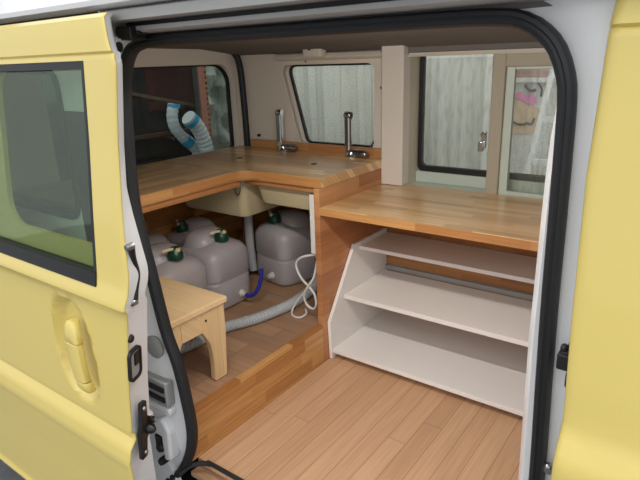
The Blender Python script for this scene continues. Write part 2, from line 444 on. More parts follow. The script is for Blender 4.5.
# --------------------------------------------------------- sliding door
def interp(tab, z):
    if z >= tab[0][0]: return tab[0][1]
    for (a, b), (c, d) in zip(tab, tab[1:]):
        if z >= c:
            t = (a - z) / (a - c); return b + (d - b) * t
    return tab[-1][1]
YP = [(1.198, .674), (1.190, .664), (1.165, .660), (1.128, .656), (1.124, .662), (1.120, .660), (1.115, .658), (.95, .642), (.80, .624), (.672, .610), (.64, .604), (.618, .594), (.606, .5925),
      (.594, .602), (.56, .604), (.42, .600), (.275, .597), (.266, .606), (.250, .607), (.240, .600), (.225, .590), (.185, .583), (.172, .586), (.05, .597), (-.15, .608), (-.20, .610), (-.212, .604), (-.225, .607), (-.24, .63)]
XE = [(1.198, -.985), (1.15, -.972), (1.105, -.955), (.95, -.965), (.80, -.960), (.683, -.950), (.62, -.952), (.606, -.954), (.590, -.964), (.548, -.973), (.374, -1.0), (.133, -1.024), (-.24, -1.05)]
HC = (-1.200, .438)
def recess(x, z):
    zz = z - HC[1]; c = HC[0] - .012 - .014 * (zz / .13)
    d = (abs((x - c) / .085) ** 2.6 + abs(zz / .135) ** 2.6) ** (1 / 2.6)
    if d >= 1.0: return 0
    t = min(1, (1 - d) / .16); t = t * t * (3 - 2 * t)
    return .028 * t
zs = []
z = 1.198
brk = sorted({a for a, b in YP}, reverse=True)
fine = []
for a, b in zip(brk, brk[1:]):
    m = max(1, int((a - b) / .012)); fine += [a - (a - b) * k / m for k in range(m)]
fine.append(brk[-1])
WX1, WX0, WZ0, WZ1 = -1.068, -2.12, .640, 1.112
fine = sorted(set([round(f, 5) for f in fine] + [WZ0, WZ1]), reverse=True)
def door_skin(yoff, mirror=None, hole=True):
    mb = MB(); rows = []
    for z in fine:
        xe = interp(XE, z) - .010; yy = interp(YP, z) + yoff
        xs = [-2.45, WX0] + [-2.0 + k * .1 for k in range(6)] + [-1.45 + k * .01 for k in range(38)] + [WX1]
        row = [(x, yy + recess(x, z), z) for x in xs if x <= WX1 + 1e-9]
        for k in range(1, 6): row.append((WX1 + (xe - .012 - WX1) * k / 5, yy, z))
        row += [(xe - .005, yy + .001, z), (xe - .002, yy + .002, z), (xe, yy + .004, z), (xe - .001, yy + .007, z)]
        rows.append(row)
    n = len(rows[0]); vs = [p for r in rows for p in r]; fs = []
    wi = next(i for i in range(n) if abs(rows[0][i][0] - WX1) < 1e-6)
    for k in range(len(rows) - 1):
        inw = fine[k] <= WZ1 + 1e-6 and fine[k + 1] >= WZ0 - 1e-6
        for i in range(n - 1):
            if hole and inw and 1 <= i < wi: continue
            fs.append((k * n + i, k * n + i + 1, (k + 1) * n + i + 1, (k + 1) * n + i))
    return mb.add(vs, fs)
sd = door_skin(0).build('sliding_door', M['yellow'], van)
sd['label'] = 'yellow sliding side door slid open towards the rear'
# leading edge flange (white) and inner shell
rows = []
for z in fine:
    xe = interp(XE, z) - .010; yy = interp(YP, z)
    wdt = .085 if z < .66 else (.085 - .055 * min(1, (z - .66) / .20))
    rows.append([(xe - .001, yy + .007, z), (xe - .003, yy + .010, z), (xe - .003 - .42 * .3 * wdt, yy + .01 + .3 * wdt, z), (xe - .42 * wdt + .002, yy + wdt - .004, z), (xe - .42 * wdt - .006, yy + wdt, z), (xe - .42 * wdt - .06, yy + wdt + .002, z)])
MB().loft(rows, closed=False).build('door_leading_edge', M['white'], sd)
# inner shell in yellow, with rounded opening seen through the glass
q = rrect(-1.50, -1.085, .715, 1.098, [.07, .02, .05, .05])
mb = MB(); m_ = len(q)
wall_hole(mb, -2.42, -1.030, .60, 1.125, q, 1, .0, .012)
mb.v = [(v[0], v[1] + interp(YP, v[2]) + .024, v[2]) for v in mb.v]
mb.build('window_inner_panel', M['yellow'], sd)
mb = MB().box(-2.42, -1.09, .672, .690, -.18, .62)
mb.build('door_inner_shell', M['white'], sd)
# glass, frame, bottom moulding
def door_strip(name, xs0, xs1, za, zb, dy0, dy1, mat, parent):
    mb = MB(); rg = []
    for k in range(9):
        z = za + (zb - za) * k / 8; y = interp(YP, z)
        rg.append([(xs0, y + dy0, z), (xs1, y + dy0, z), (xs1, y + dy1, z), (xs0, y + dy1, z)])
    return mb.loft(rg).build(name, mat, parent)
door_strip('door_window_glass', WX0, WX1, WZ0 + .002, WZ1 - .002, .012, .016, M['glassdoor'], sd)
wf = door_strip('window_frame', WX1 - .0145, WX1 + .0005, WZ0, WZ1, .002, .020, M['black'], sd)
door_strip('window_top_channel', WX0, WX1 - .0145, WZ1 - .016, WZ1, .002, .020, M['black'], wf)
door_strip('bottom_moulding', WX0, WX1 - .001, WZ0 - .002, .668, -.003, .020, M['rubberg'], sd)
mb = MB()
for sgn in (1,):
    mb.box(-1.100, -1.088, .640, .652, .70, 1.10)
# handle
def handle():
    rg = []
    spec = [(.512, .0135), (.507, .020), (.490, .0225), (.470, .0225), (.4665, .0225)]
    def ringat(z, w, yf, th=.012):
        cx = HC[0] + .018 - .012 * ((z - HC[1]) / .13); pts = []
        for k in range(14):
            a = 2 * math.pi * k / 14; c, s_ = math.cos(a), math.sin(a)
            pts.append((cx + 1.22 * w * math.copysign(abs(c) ** .6, c), yf + th * math.copysign(abs(s_) ** .7, s_), z))
        return pts
    top = MB().loft([ringat(.528, .004, .600), ringat(.525, .013, .598), ringat(.515, .020, .594), ringat(.495, .024, .590), ringat(.476, .0245, .589), ringat(.4745, .0235, .590)])
    hb = top.build('door_handle', M['yellow'], sd)
    MB().loft([ringat(.472, .022, .591), ringat(.470, .0235, .589), ringat(.42, .0225, .587), ringat(.378, .0225, .588), ringat(.376, .0215, .590)]).build('handle_grip', M['yellow'], hb) if False else None
    g = MB().loft([ringat(.472, .021, .591), ringat(.470, .0225, .589), ringat(.42, .021, .587), ringat(.374, .021, .588), ringat(.372, .0195, .590)])
    g.build('handle_grip', M['yellow'], sd)
    MB().loft([ringat(.370, .0205, .590), ringat(.367, .0215, .589), ringat(.350, .021, .592), ringat(.340, .017, .597), ringat(.336, .006, .602)]).build('handle_lower_cap', M['yellow'], sd)
handle()
# latch hardware on the leading edge: local frame on the flange
fn = Vector((.9126, .3956, -.103)); fu = Vector((.0, .0, 1)) - fn * (-.103); fu.normalize(); fr = fu.cross(fn)
def flange_mat(c):
    m = Matrix((fr, fu, fn)).transposed().to_4x4(); m.translation = Vector(c); return m
def rpoly(w, h, r): return rrect(-w / 2, w / 2, -h / 2, h / 2, r)
c0 = (-1.000, .622, .458)
mb = MB().ring(rpoly(.050, .082, .016), rpoly(.038, .068, .012), 2, -.001, .006); mb.xf(flange_mat(c0)); lr = mb.build('latch_recess_rim', M['rubberg'], sd)
mb = MB().prism(rpoly(.039, .069, .012), 2, .0, .002); mb.xf(flange_mat(c0)); mb.build('latch_cup', M['railgrey'], lr)
mb = MB().box(-.002, .014, -.004, .026, .001, .006); mb.xf(flange_mat(c0)); mb.build('latch_claw', M['black'], lr)
mb = MB().lathe([(.0001, .004), (.008, .004), (.010, .0), (.010, -.002)], (0, 0, 0), 'Z', 16); mb.xf(flange_mat((-.989, .617, .526))); mb.build('edge_plug', M['black'], sd)
c1 = (-1.020, .628, .268)
mb = MB().prism([(-.016, -.078), (.006, -.080), (.009, -.030), (.024, -.018), (.024, .024), (.012, .034), (.010, .078), (-.012, .082), (-.014, .02), (-.022, .0)], 2, -.001, .010); mb.xf(flange_mat(c1))
la = mb.build('door_latch', M['black'], sd, bevel=.002)
mb = MB().lathe([(.0001, .020), (.007, .020), (.012, .010), (.012, .0)], (.012, -.004, .008), 'Z', 14)
for k in range(4): mb.box(.016, .030, -.022 + k * .012, -.016 + k * .012, .008, .018)
mb.xf(flange_mat(c1)); mb.build('latch_wheel', M['black'], la)
for dz in (.064, -.062):
    mb = MB().lathe([(.0001, .014), (.005, .014), (.0065, .010), (.0065, .008)], (-.003, dz, 0), 'Z', 10); mb.xf(flange_mat(c1)); mb.build('latch_screw', M['steel'], la)
UC = [(-.962, .634, .742), (-.972, .640, .712), (-.984, .652, .670), (-.981, .641, .640), (-.978, .633, .612)]
# upper link bracket between door and seal
mb = MB().tube(UC, .0075, seg=8, step=.008)
ub = mb.build('upper_catch', M['black'], sd)
for cc in (UC[0], UC[-1]):
    MB().lathe([(.0001, -.014), (.006, -.014), (.008, -.008), (.008, .004), (.0001, .004)], cc, 'Y', 12).build('catch_bolt', M['steel'], ub)

# rear jamb details on the body
MB().lathe([(.0001, -.008), (.016, -.008), (.030, -.004), (.034, .0), (.034, .006)], (-1.155, .785, .375), 'Y', 24).build('vent_cap', M['railgrey'], van)
mb = MB()
for k in range(3): mb.box(-1.158, -1.152, .774, .779, .347, .403)
mb = MB().box(-1.21, -1.098, .762, .790, .216, .290); br = mb.build('striker_bracket', M['railgrey'], van, bevel=.004)
for k in range(2):
    MB().box(-1.20, -1.104, .757, .764, .232 + k * .030, .246 + k * .030).build('striker_slot', M['black'], br)
mb = MB().box(-1.195, -1.098, .765, .792, .186, .208); mb.build('jamb_ledge', M['white'], van, bevel=.006)
mb = MB().prism([(-1.185, .14), (-1.140, .165), (-1.110, .13), (-1.118, .03), (-1.150, .02), (-1.150, .10), (-1.185, .10)], 1, .762, .800); mb.build('jamb_pressing', M['white'], van, bevel=.008)
mb = MB().lathe([(.0001, -.016), (.012, -.016), (.015, -.008), (.015, .01)], (-1.160, .772, .060), 'Y', 16); mb.box(-1.175, -1.150, .760, .785, .06, .10); mb.build('rubber_stop', M['black'], van)
MB().lathe([(.0001, -.014), (.010, -.014), (.012, -.006), (.012, .01)], (-1.166, .772, .008), 'Y', 16).build('rubber_stop', M['black'], van)

# front pillar latch hardware
mb = MB().box(-.146, -.108, .766, .79, .656, .682); mb.box(-.134, -.112, .768, .79, .686, .700); mb.box(-.132, -.110, .768, .79, .628, .652); mb.lathe([(.0001, -.012), (.005, -.012), (.006, 0)], (-.137, .772, .694), 'Y', 12)
mb.build('pillar_striker', M['black'], van, bevel=.003)
MB().lathe([(.0001, -.006), (.006, -.006), (.010, -.001), (.010, .004)], (-.140, .778, .470), 'Y', 14).build('pillar_bolt', M['steel'], van)

# --------------------------------------------------------- front door (right edge of the photo)
mb = MB(); rows = []
FX = [(1.198, -.124), (1.12, -.131), (.95, -.133), (.75, -.125), (.62, -.118), (.57, -.120), (.3, -.122), (-.24, -.120)]
YF = [(1.198, .766), (1.128, .748), (1.124, .754), (1.120, .752), (1.115, .750), (.95, .734), (.80, .716), (.672, .702), (.612, .697), (.604, .695), (.565, .677), (.555, .6755), (.3, .678), (-.24, .70)]
for z in fine:
    xe = interp(FX, z); yy = interp(YF, z)
    rows.append([(xe + .004, yy + .035, z), (xe, yy + .014, z), (xe + .002, yy + .008, z), (xe + .007, yy + .003, z), (xe + .016, yy, z), (.03, yy, z), (.08, yy, z), (.55, yy, z), (.60, yy, z)])
n = 9; vs = [p for r in rows for p in r]; fs = []
for k in range(len(rows) - 1):
    inw = fine[k] <= WZ1 + 1e-6 and fine[k + 1] >= WZ0 - 1e-6
    for i in range(n - 1):
        if inw and i == 6: continue
        fs.append((k * n + i, k * n + i + 1, (k + 1) * n + i + 1, (k + 1) * n + i))
fd = mb.add(vs, fs).build('front_door', M['yellow'], van)
mb = MB(); rg = []
for k in range(9):
    z = WZ0 + (WZ1 - WZ0) * k / 8; y = interp(YF, z)
    rg.append([(.075, y + .012, z), (.56, y + .012, z), (.56, y + .016, z), (.075, y + .016, z)])
mb.loft(rg).build('front_door_glass', M['glassdoor'], fd)
mb = MB(); rg = []
for k in range(9):
    z = WZ0 + (WZ1 - WZ0) * k / 8; y = interp(YF, z)
    rg.append([(.078, y + .001, z), (.096, y + .001, z), (.096, y + .02, z), (.078, y + .02, z)])
mb.loft(rg).build('front_window_frame', M['black'], fd)

# ================================================================== INTERIOR SHELL
struct(MB().box(-1.098, 1.07, .842, 1.965, -.02, 0).build('floor', M['floor']), 'light tan plank floor of the van')
mb = MB(); mb.box(-1.10, 1.0, .812, .90, -.045, -.030); struct(mb.build('trim_1', M['floorp']), 'step tread inside the door sill')
mb = MB().tube([(-1.10, .775, -.012), (-1.094, .800, -.004), (-1.078, .824, .0), (-1.045, .840, .001), (-.98, .843, .001), (-.2, .843, .001)], .0065, seg=8, step=.01)
struct(mb.build('trim_2', M['rubber']), 'black rubber edging along the floor front')
mb = MB().prism([(.80, 1.156), (.84, 1.150), (.95, 1.158), (1.3, 1.166), (1.75, 1.158), (1.90, 1.140), (1.965, 1.128), (1.965, 1.19), (.80, 1.19)], 0, -2.0, 1.08)
struct(mb.build('ceiling', M['head']), 'grey brown headliner of the van')

# wall_back: far side of the van, with the quarter window and the sliding window
QW = roundpoly([(-1.552, .735), (-1.165, .735), (-1.166, 1.080), (-1.648, 1.080)], .038)
mb = MB()
wall_hole(mb, -1.93, -1.125, .55, 1.185, QW, 1, 1.965, 1.985)
W2 = [(-1.012, .60), (-.30, .60), (-.30, 1.100), (-1.012, 1.100)]
mb.box(-2.0, -.29, 1.965, 1.985, -.02, .56)
mb.box(-.29, .10, 1.965, 1.985, -.02, 1.185); mb.box(.10, 1.08, 1.965, 1.985, -.02, .62); mb.box(.10, 1.08, 1.965, 1.985, 1.10, 1.185)
mb.box(-1.125, -.29, 1.955, 1.985, 1.100, 1.185)
mb.box(-1.125, -1.012, 1.965, 1.985, .55, 1.10)
wb = struct(mb.build('wall_back', M['trim']), 'beige far side wall of the van interior')
# reveal of quarter window, glass, gasket
mb = MB().ring(offset_loop(QW, .012), QW, 1, 1.968, 2.030); mb.build('quarter_window_reveal', M['trim'], wb)
q2 = offset_loop(QW, .002)
wn1 = struct(MB().ring(offset_loop(QW, .006), offset_loop(QW, -.008), 1, 2.010, 2.026).build('window_1', M['rubberg']), 'quarter window with slanting left edge')
MB().prism(offset_loop(QW, .002), 1, 2.017, 2.020).build('window_glass', M['glassq'], wn1)
mb = MB().tube([(-1.205, 2.0, .742), (-1.178, 2.004, .775), (-1.172, 2.005, .79)], .004, seg=6, step=.01); mb.build('window_wire', M['steel'], wn1)

# sliding window_2
w2 = struct(MB().box(-1.012, -1.008, 1.94, 2.07, .60, 1.10).box(-1.012, -.29, 1.94, 2.07, 1.098, 1.104).build('window_2', M['cream']), 'sliding side window over the low counter')
MB().box(-1.010, -.30, 1.962, 2.07, .600, .606).box(-1.008, -.30, 2.035, 2.055, .606, .650).build('window_sill', M['sill'], w2, bevel=.002)
g = roundpoly([(-1.006, .648), (-.29, .648), (-.29, 1.16), (-1.006, 1.16)], .03)
gi = roundpoly([(-.990, .672), (-.31, .672), (-.31, 1.14), (-.990, 1.14)], .025)
mb = MB().ring(g, gi, 1, 2.045, 2.068); mb.build('window_gasket', M['rubberg'], w2)
MB().box(-.995, -.665, 2.054, 2.057, .66, 1.09).build('window_glass', M['glassin'], w2)
MB().box(-.69, -.30, 2.064, 2.067, .66, 1.09).build('window_glass', M['glassq'], w2)
MB().box(-.684, -.640, 1.955, 1.985, .606, 1.099).build('window_mullion', M['creamd'], w2, bevel=.003)
mb = MB().box(-.640, -.29, 1.955, 1.985, 1.056, 1.099); mb.build('window_header', M['creamd'], w2, bevel=.002)
mb = MB().box(-.640, -.612, 1.968, 1.990, .606, 1.056); mb.box(-.612, -.30, 1.968, 1.990, .606, .622); mb.box(-.612, -.30, 1.968, 1.990, 1.046, 1.056)
mb.build('sliding_sash', M['sill'], w2, bevel=.002)
MB().box(-.612, -.30, 1.978, 1.981, .622, 1.046).build('window_glass', M['glassin'], w2)
mb = MB().box(-.706, -.690, 1.943, 1.957, .775, .835); mb.box(-.712, -.694, 1.928, 1.944, .765, .800); mb.lathe([(.008, 0), (.008, .018)], (-.698, 1.93, .825), 'Y', 12)
mb.build('window_latch', M['chrome'], w2, bevel=.002)
# box pillar
mb = MB().prism([(-1.103, 1.965), (-1.103, 1.915), (-1.096, 1.906), (-1.012, 1.906), (-1.006, 1.912), (-1.006, 1.965)], 2, .612, 1.16)
struct(mb.build('trim_3', M['trimw']), 'pale box pillar between the two windows')
# wall trim header above quarter window: rolled panel and lamp
mb = MB().prism([(1.965, 1.128), (1.945, 1.124), (1.935, 1.108), (1.948, 1.098), (1.965, 1.096)], 0, -1.66, -1.105)
struct(mb.build('trim_4', M['trim'], bevel=.002), 'rolled beige trim above the quarter window')
mb = MB().box(-1.125, -.29, 1.943, 1.956, 1.112, 1.150)
struct(mb.build('trim_5', M['head'], bevel=.004), 'brown rail above the sliding window')
# rear left wall (tailgate)
TW = rrect(1.02, 1.945, .64, 1.092, [.05, .08, .09, .05])
mb = MB(); wall_hole(mb, .80, 1.975, .55, 1.19, TW, 0, -1.965, -1.925)
mb.box(-1.985, -1.965, .80, 2.0, -.02, .60)
wl = struct(mb.build('wall_left', M['trim'], bevel=.004), 'beige tailgate trim at the rear of the van')
w3 = struct(MB().ring(offset_loop(TW, .004), offset_loop(TW, -.007), 0, -1.975, -1.955).build('window_3', M['rubberg']), 'tailgate window with rounded corners')
MB().prism(offset_loop(TW, .002), 0, -1.967, -1.964).build('window_glass', M['glassdark'], w3)
mb = MB().tube([(-1.955, 1.10, .715), (-1.945, 1.30, .722), (-1.945, 1.55, .722)], .006, seg=8, step=.03); mb.build('wiper_arm', M['black'], w3)
mb = MB().tube([(-1.872, 1.952, .60), (-1.874, 1.952, .85), (-1.880, 1.950, 1.05), (-1.892, 1.946, 1.12), (-1.905, 1.935, 1.150)], .015, seg=10, step=.02)
struct(mb.build('trim_6', M['rubber']), 'black rubber tailgate seal running up the rear corner')
# wooden linings below the counters
mb = MB().box(-1.96, -1.125, 1.950, 1.964, .155, .66); struct(mb.build('trim_7', M['panely']), 'wooden lining behind the water tanks')
mb = MB().box(-1.965, -1.952, .85, 1.950, .155, .66); struct(mb.build('trim_8', M['riser']), 'wooden lining on the rear wall under the counter')
mb = MB().box(-1.098, -.2, 1.935, 1.964, .0, .583); struct(mb.build('trim_9', M['panely']), 'wooden back panel behind the white shelves')
# interior lamp
lm = thing('ceiling_lamp', 'small beige interior lamp above the quarter window', 'lamp', (-1.42, 1.92, 1.125))
MB().box(-1.47, -1.375, 1.895, 1.940, 1.108, 1.148).build('lamp_body', M['trim'], lm, bevel=.008)
MB().box(-1.458, -1.405, 1.891, 1.896, 1.114, 1.138).build('lens_cover', M['trimw'], lm, bevel=.003)
MB().lathe([(.0001, 0), (.005, 0), (.005, .006), (.0001, .006)], (-1.43, 1.889, 1.140), 'Y', 10).build('lamp_switch', M['black'], lm)
mb = MB().tube([(-1.535, 1.957, 1.128), (-1.530, 1.957, 1.110), (-1.505, 1.958, 1.098), (-1.500, 1.958, 1.088)], .0022, seg=6, step=.01)
tag(mb.build('loose_wire', M['black']), 'thin dark wire hanging from the trim above the quarter window', 'wire')
mb = MB().lathe([(.0001, 0), (.006, 0), (.006, .008), (.0001, .008)], (-1.128, 1.957, .985), 'Y', 10); mb.build('trim_screw', M['raildark'], wb)
mb = MB().lathe([(.0001, 0), (.007, 0), (.007, .012), (.0001, .012)], (-1.80, 1.953, .764), 'Y', 10); mb.build('trim_clip', M['black'], wb)

# ================================================================== FURNITURE
# raised platform
struct(MB().box(-1.098, 1.07, .846, .850, -.05, -.0205).build('trim_10', M['floorp']), 'small step face below the floor edge')
pf = thing('raised_platform', 'low wooden platform with stave riser carrying the water tanks and stool', 'platform', (-1.5, 1.4, 0))
MB().box(-1.95, -1.122, .812, 1.950, .135, .155).build('platform_floor', M['floorp'], pf)
MB().box(-1.122, -1.098, .812, 1.478, .0, .158).build('riser', M['riser'], pf, bevel=.0015)
MB().box(-1.95, -1.124, .812, .832, .0, .134).build('front_board', M['riser'], pf)

# sink cabinet: L-shaped counter + side panel
ct = thing('sink_counter', 'L-shaped stave wood counter with two lids and a low backsplash', 'counter', (-1.5, 1.7, .155))
corner = []
ext = [(-1.922, 1.438), (-1.4535, 1.438), (-1.449, 1.452), (-1.436, 1.468), (-1.415, 1.481), (-1.385, 1.488), (-1.35, 1.490), (-1.0975, 1.490), (-1.0975, 1.948), (-1.922, 1.948)]
MB().prism(ext, 2, .675, .710).build('counter_board', M['counter'], ct, bevel=.002)
MB().box(-1.922, -1.455, .84, 1.4355, .675, .710).build('counter_board', M['counterleg'], ct, bevel=.002)
MB().box(-1.83, -1.105, 1.934, 1.952, .709, .747).build('backsplash', M['panely'], ct, bevel=.0015)
MB().box(-1.122, -1.0985, 1.480, 1.950, .155, .6745).box(-1.122, -1.0985, 1.480, 1.950, .0, .155).build('side_panel', M['panel'], ct, bevel=.001)
MB().box(-1.4584, -1.4552, .84, 1.4355, .676, .7085).build('shaded_edge_strip', M['edge'], ct) if False else None
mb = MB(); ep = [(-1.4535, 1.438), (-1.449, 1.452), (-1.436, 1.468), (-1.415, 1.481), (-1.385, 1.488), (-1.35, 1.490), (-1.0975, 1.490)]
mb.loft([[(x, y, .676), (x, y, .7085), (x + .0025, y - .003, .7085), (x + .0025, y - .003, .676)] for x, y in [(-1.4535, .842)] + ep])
mb.build('shaded_edge_strip', M['edge'], ct)  # thin strip added to carry the front edge's shade in its colour
MB().box(-1.47, -1.125, 1.500, 1.515, .655, .6745).box(-1.475, -1.463, .86, 1.47, .650, .6745).build('apron', M['panely'], ct)
for (hx, hy) in ((-1.657, 1.676), (-1.285, 1.705)):
    MB().lathe([(.0001, 0), (.0125, 0), (.0125, .0012), (.0001, .0012)], (hx, hy, .7098), 'Z', 20).build('finger_hole', M['darkh'], ct)
mb = MB().tube([(-1.515, 1.492, .672), (-1.514, 1.488, .63), (-1.500, 1.487, .604), (-1.486, 1.488, .63), (-1.484, 1.492, .672)], .0035, seg=8, step=.008)
mb.build('hook_bracket', M['steel'], ct)
MB().box(-1.146, -1.126, 1.484, 1.492, .43, .650).build('cable_trunking', M['whitep'], ct, bevel=.002)['label'] = 'narrow white cable trunking'

# sinks
def basin(name, label, x0, x1, y0, y1, zb, zt, tx=.03):
    t = thing(name, label, 'sink', ((x0 + x1) / 2, (y0 + y1) / 2, zb), 'sink basins hung under the counter')
    rg = []
    def rr(x0, x1, y0, y1, r, z): return [(a, b, z) for a, b in rrect(x0, x1, y0, y1, r)]
    rg = [rr(x0 + tx, x1 - tx * .3, y0 + tx * .3, y1 - tx, .03, zb), rr(x0 + tx * .8, x1 - tx * .15, y0 + tx * .15, y1 - tx * .8, .035, zb + .008), rr(x0, x1, y0, y1, .03, zt)]
    rg += [rr(x0 + .006, x1 - .006, y0 + .006, y1 - .006, .026, zt), rr(x0 + tx, x1 - tx * .3 - .006, y0 + tx * .3 + .006, y1 - tx, .028, zb + .012)]
    MB().loft(rg).build('basin', M['sink'], t)
    return t
s1 = basin('sink_basin', 'larger cream plastic sink basin hanging at the inner corner of the counter', -1.90, -1.495, 1.515, 1.85, .505, .674)
MB().tube([(-1.66, 1.70, .505), (-1.66, 1.70, .30), (-1.65, 1.70, .19)], .020, seg=12, step=.05).build('drain_pipe', M['hosegrey'], s1)
s2_ = basin('sink_basin', 'smaller cream plastic sink basin hanging beside the side panel', -1.455, -1.150, 1.530, 1.85, .575, .674)

# faucets
def faucet(x, label):
    t = thing('faucet', label, 'faucet', (x, 1.90, .7105), 'chrome folding taps on the counter')
    y = 1.900
    mb = MB().lathe([(.0001, .7103), (.027, .7103), (.028, .716), (.024, .722), (.022, .735), (.0001, .737)], (x, y, 0), 'Z', 20); mb.build('base', M['chrome'], t)
    mb = MB().tube([(x - .012, y, .727), (x + .062, y - .004, .729)], .0165, seg=12); mb.lathe([(.0001, -.003), (.015, 0), (.016, .012), (.012, .018), (.0001, .019)], (x + .058, y - .004, .727), 'X', 14)
    mb.build('valve_handle', M['steel'], t)
    mb = MB().prism(rrect(x - .027, x - .003, y - .013, y + .013, .004, 3), 2, .735, .874); mb.build('riser', M['chrome'], t)
    mb = MB().prism([(y - .016, .76), (y - .012, .755), (y - .012, .87), (y - .016, .872)], 0, x - .020, x - .008); mb.build('spout', M['steel'], t)
    mb = MB().lathe([(.0001, -.014), (.014, -.014), (.016, -.010), (.016, .010), (.014, .014), (.0001, .014)], (x - .014, y, .880), 'X', 18); mb.build('pivot_knob', M['chrome'], t)
    return t
faucet(-1.60, 'chrome upright folding tap left of the quarter window')
faucet(-1.235, 'chrome upright folding tap in front of the quarter window')

# low counter
lc = thing('low_counter', 'lower stave wood worktop in front of the sliding window', 'counter', (-.6, 1.7, .583))
MB().box(-1.0975, -.19, 1.480, 1.962, .583, .610).build('counter_board', M['counterlow'], lc, bevel=.003)
MB().box(-1.0975, -.19, 1.4765, 1.4798, .5835, .6085).build('shaded_edge_strip', M['edge'], lc)  # same shade-coloured strip on the low counter front

# shelf unit
su = thing('shelf_unit', 'white three-shelf unit with slanted sides under the low counter', 'shelf', (-.65, 1.75, 0))
prof = [(1.512, .002), (1.505, .160), (1.680, .418), (1.905, .420), (1.932, .420), (1.932, .002)]
MB().prism(prof, 0, -1.0965, -1.083).build('side_panel', M['shelf'], su, bevel=.001)
MB().prism(prof, 0, -.245, -.232).build('side_panel', M['shelf'], su, bevel=.001)
MB().box(-1.0825, -.2455, 1.514, 1.932, .028, .044).build('shelf', M['shelf'], su, bevel=.001)
MB().box(-1.0825, -.2455, 1.600, 1.910, .222, .239).build('shelf', M['shelf'], su, bevel=.001)
MB().box(-1.0825, -.2455, 1.716, 1.928, .388, .403).build('shelf', M['shelf'], su, bevel=.001)
MB().box(-1.0825, -.2455, 1.918, 1.934, .2395, .258).build('back_rail', M['railgrey'], su)

# step stool
st = thing('step_stool', 'pale pine step stool standing on the raised platform by the door', 'stool', (-1.31, .96, .155))
MB().box(-1.475, -1.152, .808, 1.062, .402, .422).build('seat', M['pine'], st, bevel=.003)
def leg(x0, x1, sgn):
    c = .935
    k_ = .030 if sgn < 0 else 0
    p = [(.120, .4015), (.023, .4015), (.023, .338), (.034, .318), (.050, .288), (.056, .250), (.057, .200), (.055, .161), (.060, .1565), (.100, .1565), (.106, .161), (.116, .300)]
    return MB().prism([(c + sgn * a, b) for a, b in [(min(a_ + k_, .118), b_) for a_, b_ in p]], 0, x0, x1)
for (x0, x1) in ((-1.180, -1.158), (-1.465, -1.443)):
    leg(x0, x1, 1).build('leg', M['pinez'], st, bevel=.003)
    leg(x0, x1, -1).build('leg', M['pinez'], st, bevel=.003)
    MB().box(x0 + .001, x1 - .001, .8825, .9575, .338, .4015).build('apron', M['pine'], st)
MB().box(-1.4425, -1.1805, 1.028, 1.046, .345, .4015).build('apron', M['pine'], st)
MB().box(-1.4425, -1.1805, .826, .844, .345, .4015).build('apron', M['pine'], st)
MB().lathe([(.0001, 0), (.004, 0), (.004, .0015), (.0001, .0015)], (-1.1585, .975, .372), 'X', 10).build('screw_hole', M['darkh'], st)

# ------------------------------------------------------------------ water tanks
def tank_proto():
    t = thing('water_tank', '', 'water tank', (0, 0, 0), 'white water tanks on the platform')
    def se(cx, cy, a, b, z, n=4.5, seg=40):
        out = []
        for k in range(seg):
            th = 2 * math.pi * k / seg; c, s_ = math.cos(th), math.sin(th)
            out.append((cx + a * math.copysign(abs(c) ** (2 / n), c), cy + b * math.copysign(abs(s_) ** (2 / n), s_), z))
        return out
    a, b = .118, .115
    rg = [se(0, 0, a - .022, b - .022, 0), se(0, 0, a - .006, b - .006, .008), se(0, 0, a, b, .024), se(0, 0, a, b, .110), se(0, 0, a - .003, b - .003, .114), se(0, 0, a - .003, b - .003, .122),
          se(0, 0, a, b, .126), se(0, 0, a, b, .205), se(0, 0, a - .003, b - .004, .222, 4), se(.002, 0, a - .014, b - .015, .238, 3.6), se(.006, 0, a - .034, b - .036, .249, 3), se(.02, 0, .05, .05, .258, 2.4),
          se(.058, 0, .026, .026, .262, 2), se(.062, 0, .024, .024, .272, 2)]
    MB().loft(rg).build('body', M['tank'], t)
    # moulded carrying hump behind the neck
    rg = []
    for k in range(9):
        u = k / 8; z = .225 + .074 * math.sin(u * math.pi / 2); s_ = math.cos(u * math.pi / 2) ** .6 if u < 1 else .02
        rg.append(se(-.030, 0, .076 * s_ + .004, .090 * s_ + .004, z, 2.6, 28))
    MB().loft(rg).build('hump', M['tank'], t)
    cp = MB().lathe([(.027, .264), (.029, .268), (.029, .284), (.026, .292), (.018, .299), (.016, .308), (.0001, .310)], (.062, 0, 0), 'Z', 22).build('cap', M['green'], t)
    MB().tube([(.068, -.004, .303), (.062, -.028, .306), (.052, -.048, .302)], .0055, seg=8, step=.01).lathe([(.0001, 0), (.009, .001), (.009, .008), (.0001, .009)], (.076, -.002, .300), 'X', 12).build('vent_lever', M['levercream'], cp)
    MB().lathe([(.013, -.004), (.015, .0), (.015, .012), (.010, .014), (.010, .026), (.0001, .027)], (.112, .03, .045), 'X', 14).build('spigot', M['whitep'], t)
    return t
def copy_tree(o, parent=None):
    c = o.copy(); C.objects.link(c); c.parent = parent
    for ch in list(o.children): copy_tree(ch, c)
    return c
proto = tank_proto()
T = [(-1.612, 1.430, 0, 1.0, 'middle white water tank with green cap and a blue hose on its spigot'),
     (-1.600, 1.188, 0, 1.0, 'white water tank with green cap right behind the pine step stool'),
     (-1.520, 1.795, -101, 1.0, 'white water tank with green cap under the smaller sink, nearest the cables'),
     (-1.845, 1.535, -90, .93, 'white water tank with green cap in the back corner under the larger sink'),
     (-1.838, 1.270, -90, .93, 'white water tank at the far left, mostly hidden by the door seal')]
srcs = []
for i, (x, y, a, s_, lab) in enumerate(T):
    o = proto if i == 0 else copy_tree(proto)
    o.location = (x, y, .1555); o.rotation_euler.z = R(a); o.scale = (s_, s_, s_ * 1.03); o['label'] = lab

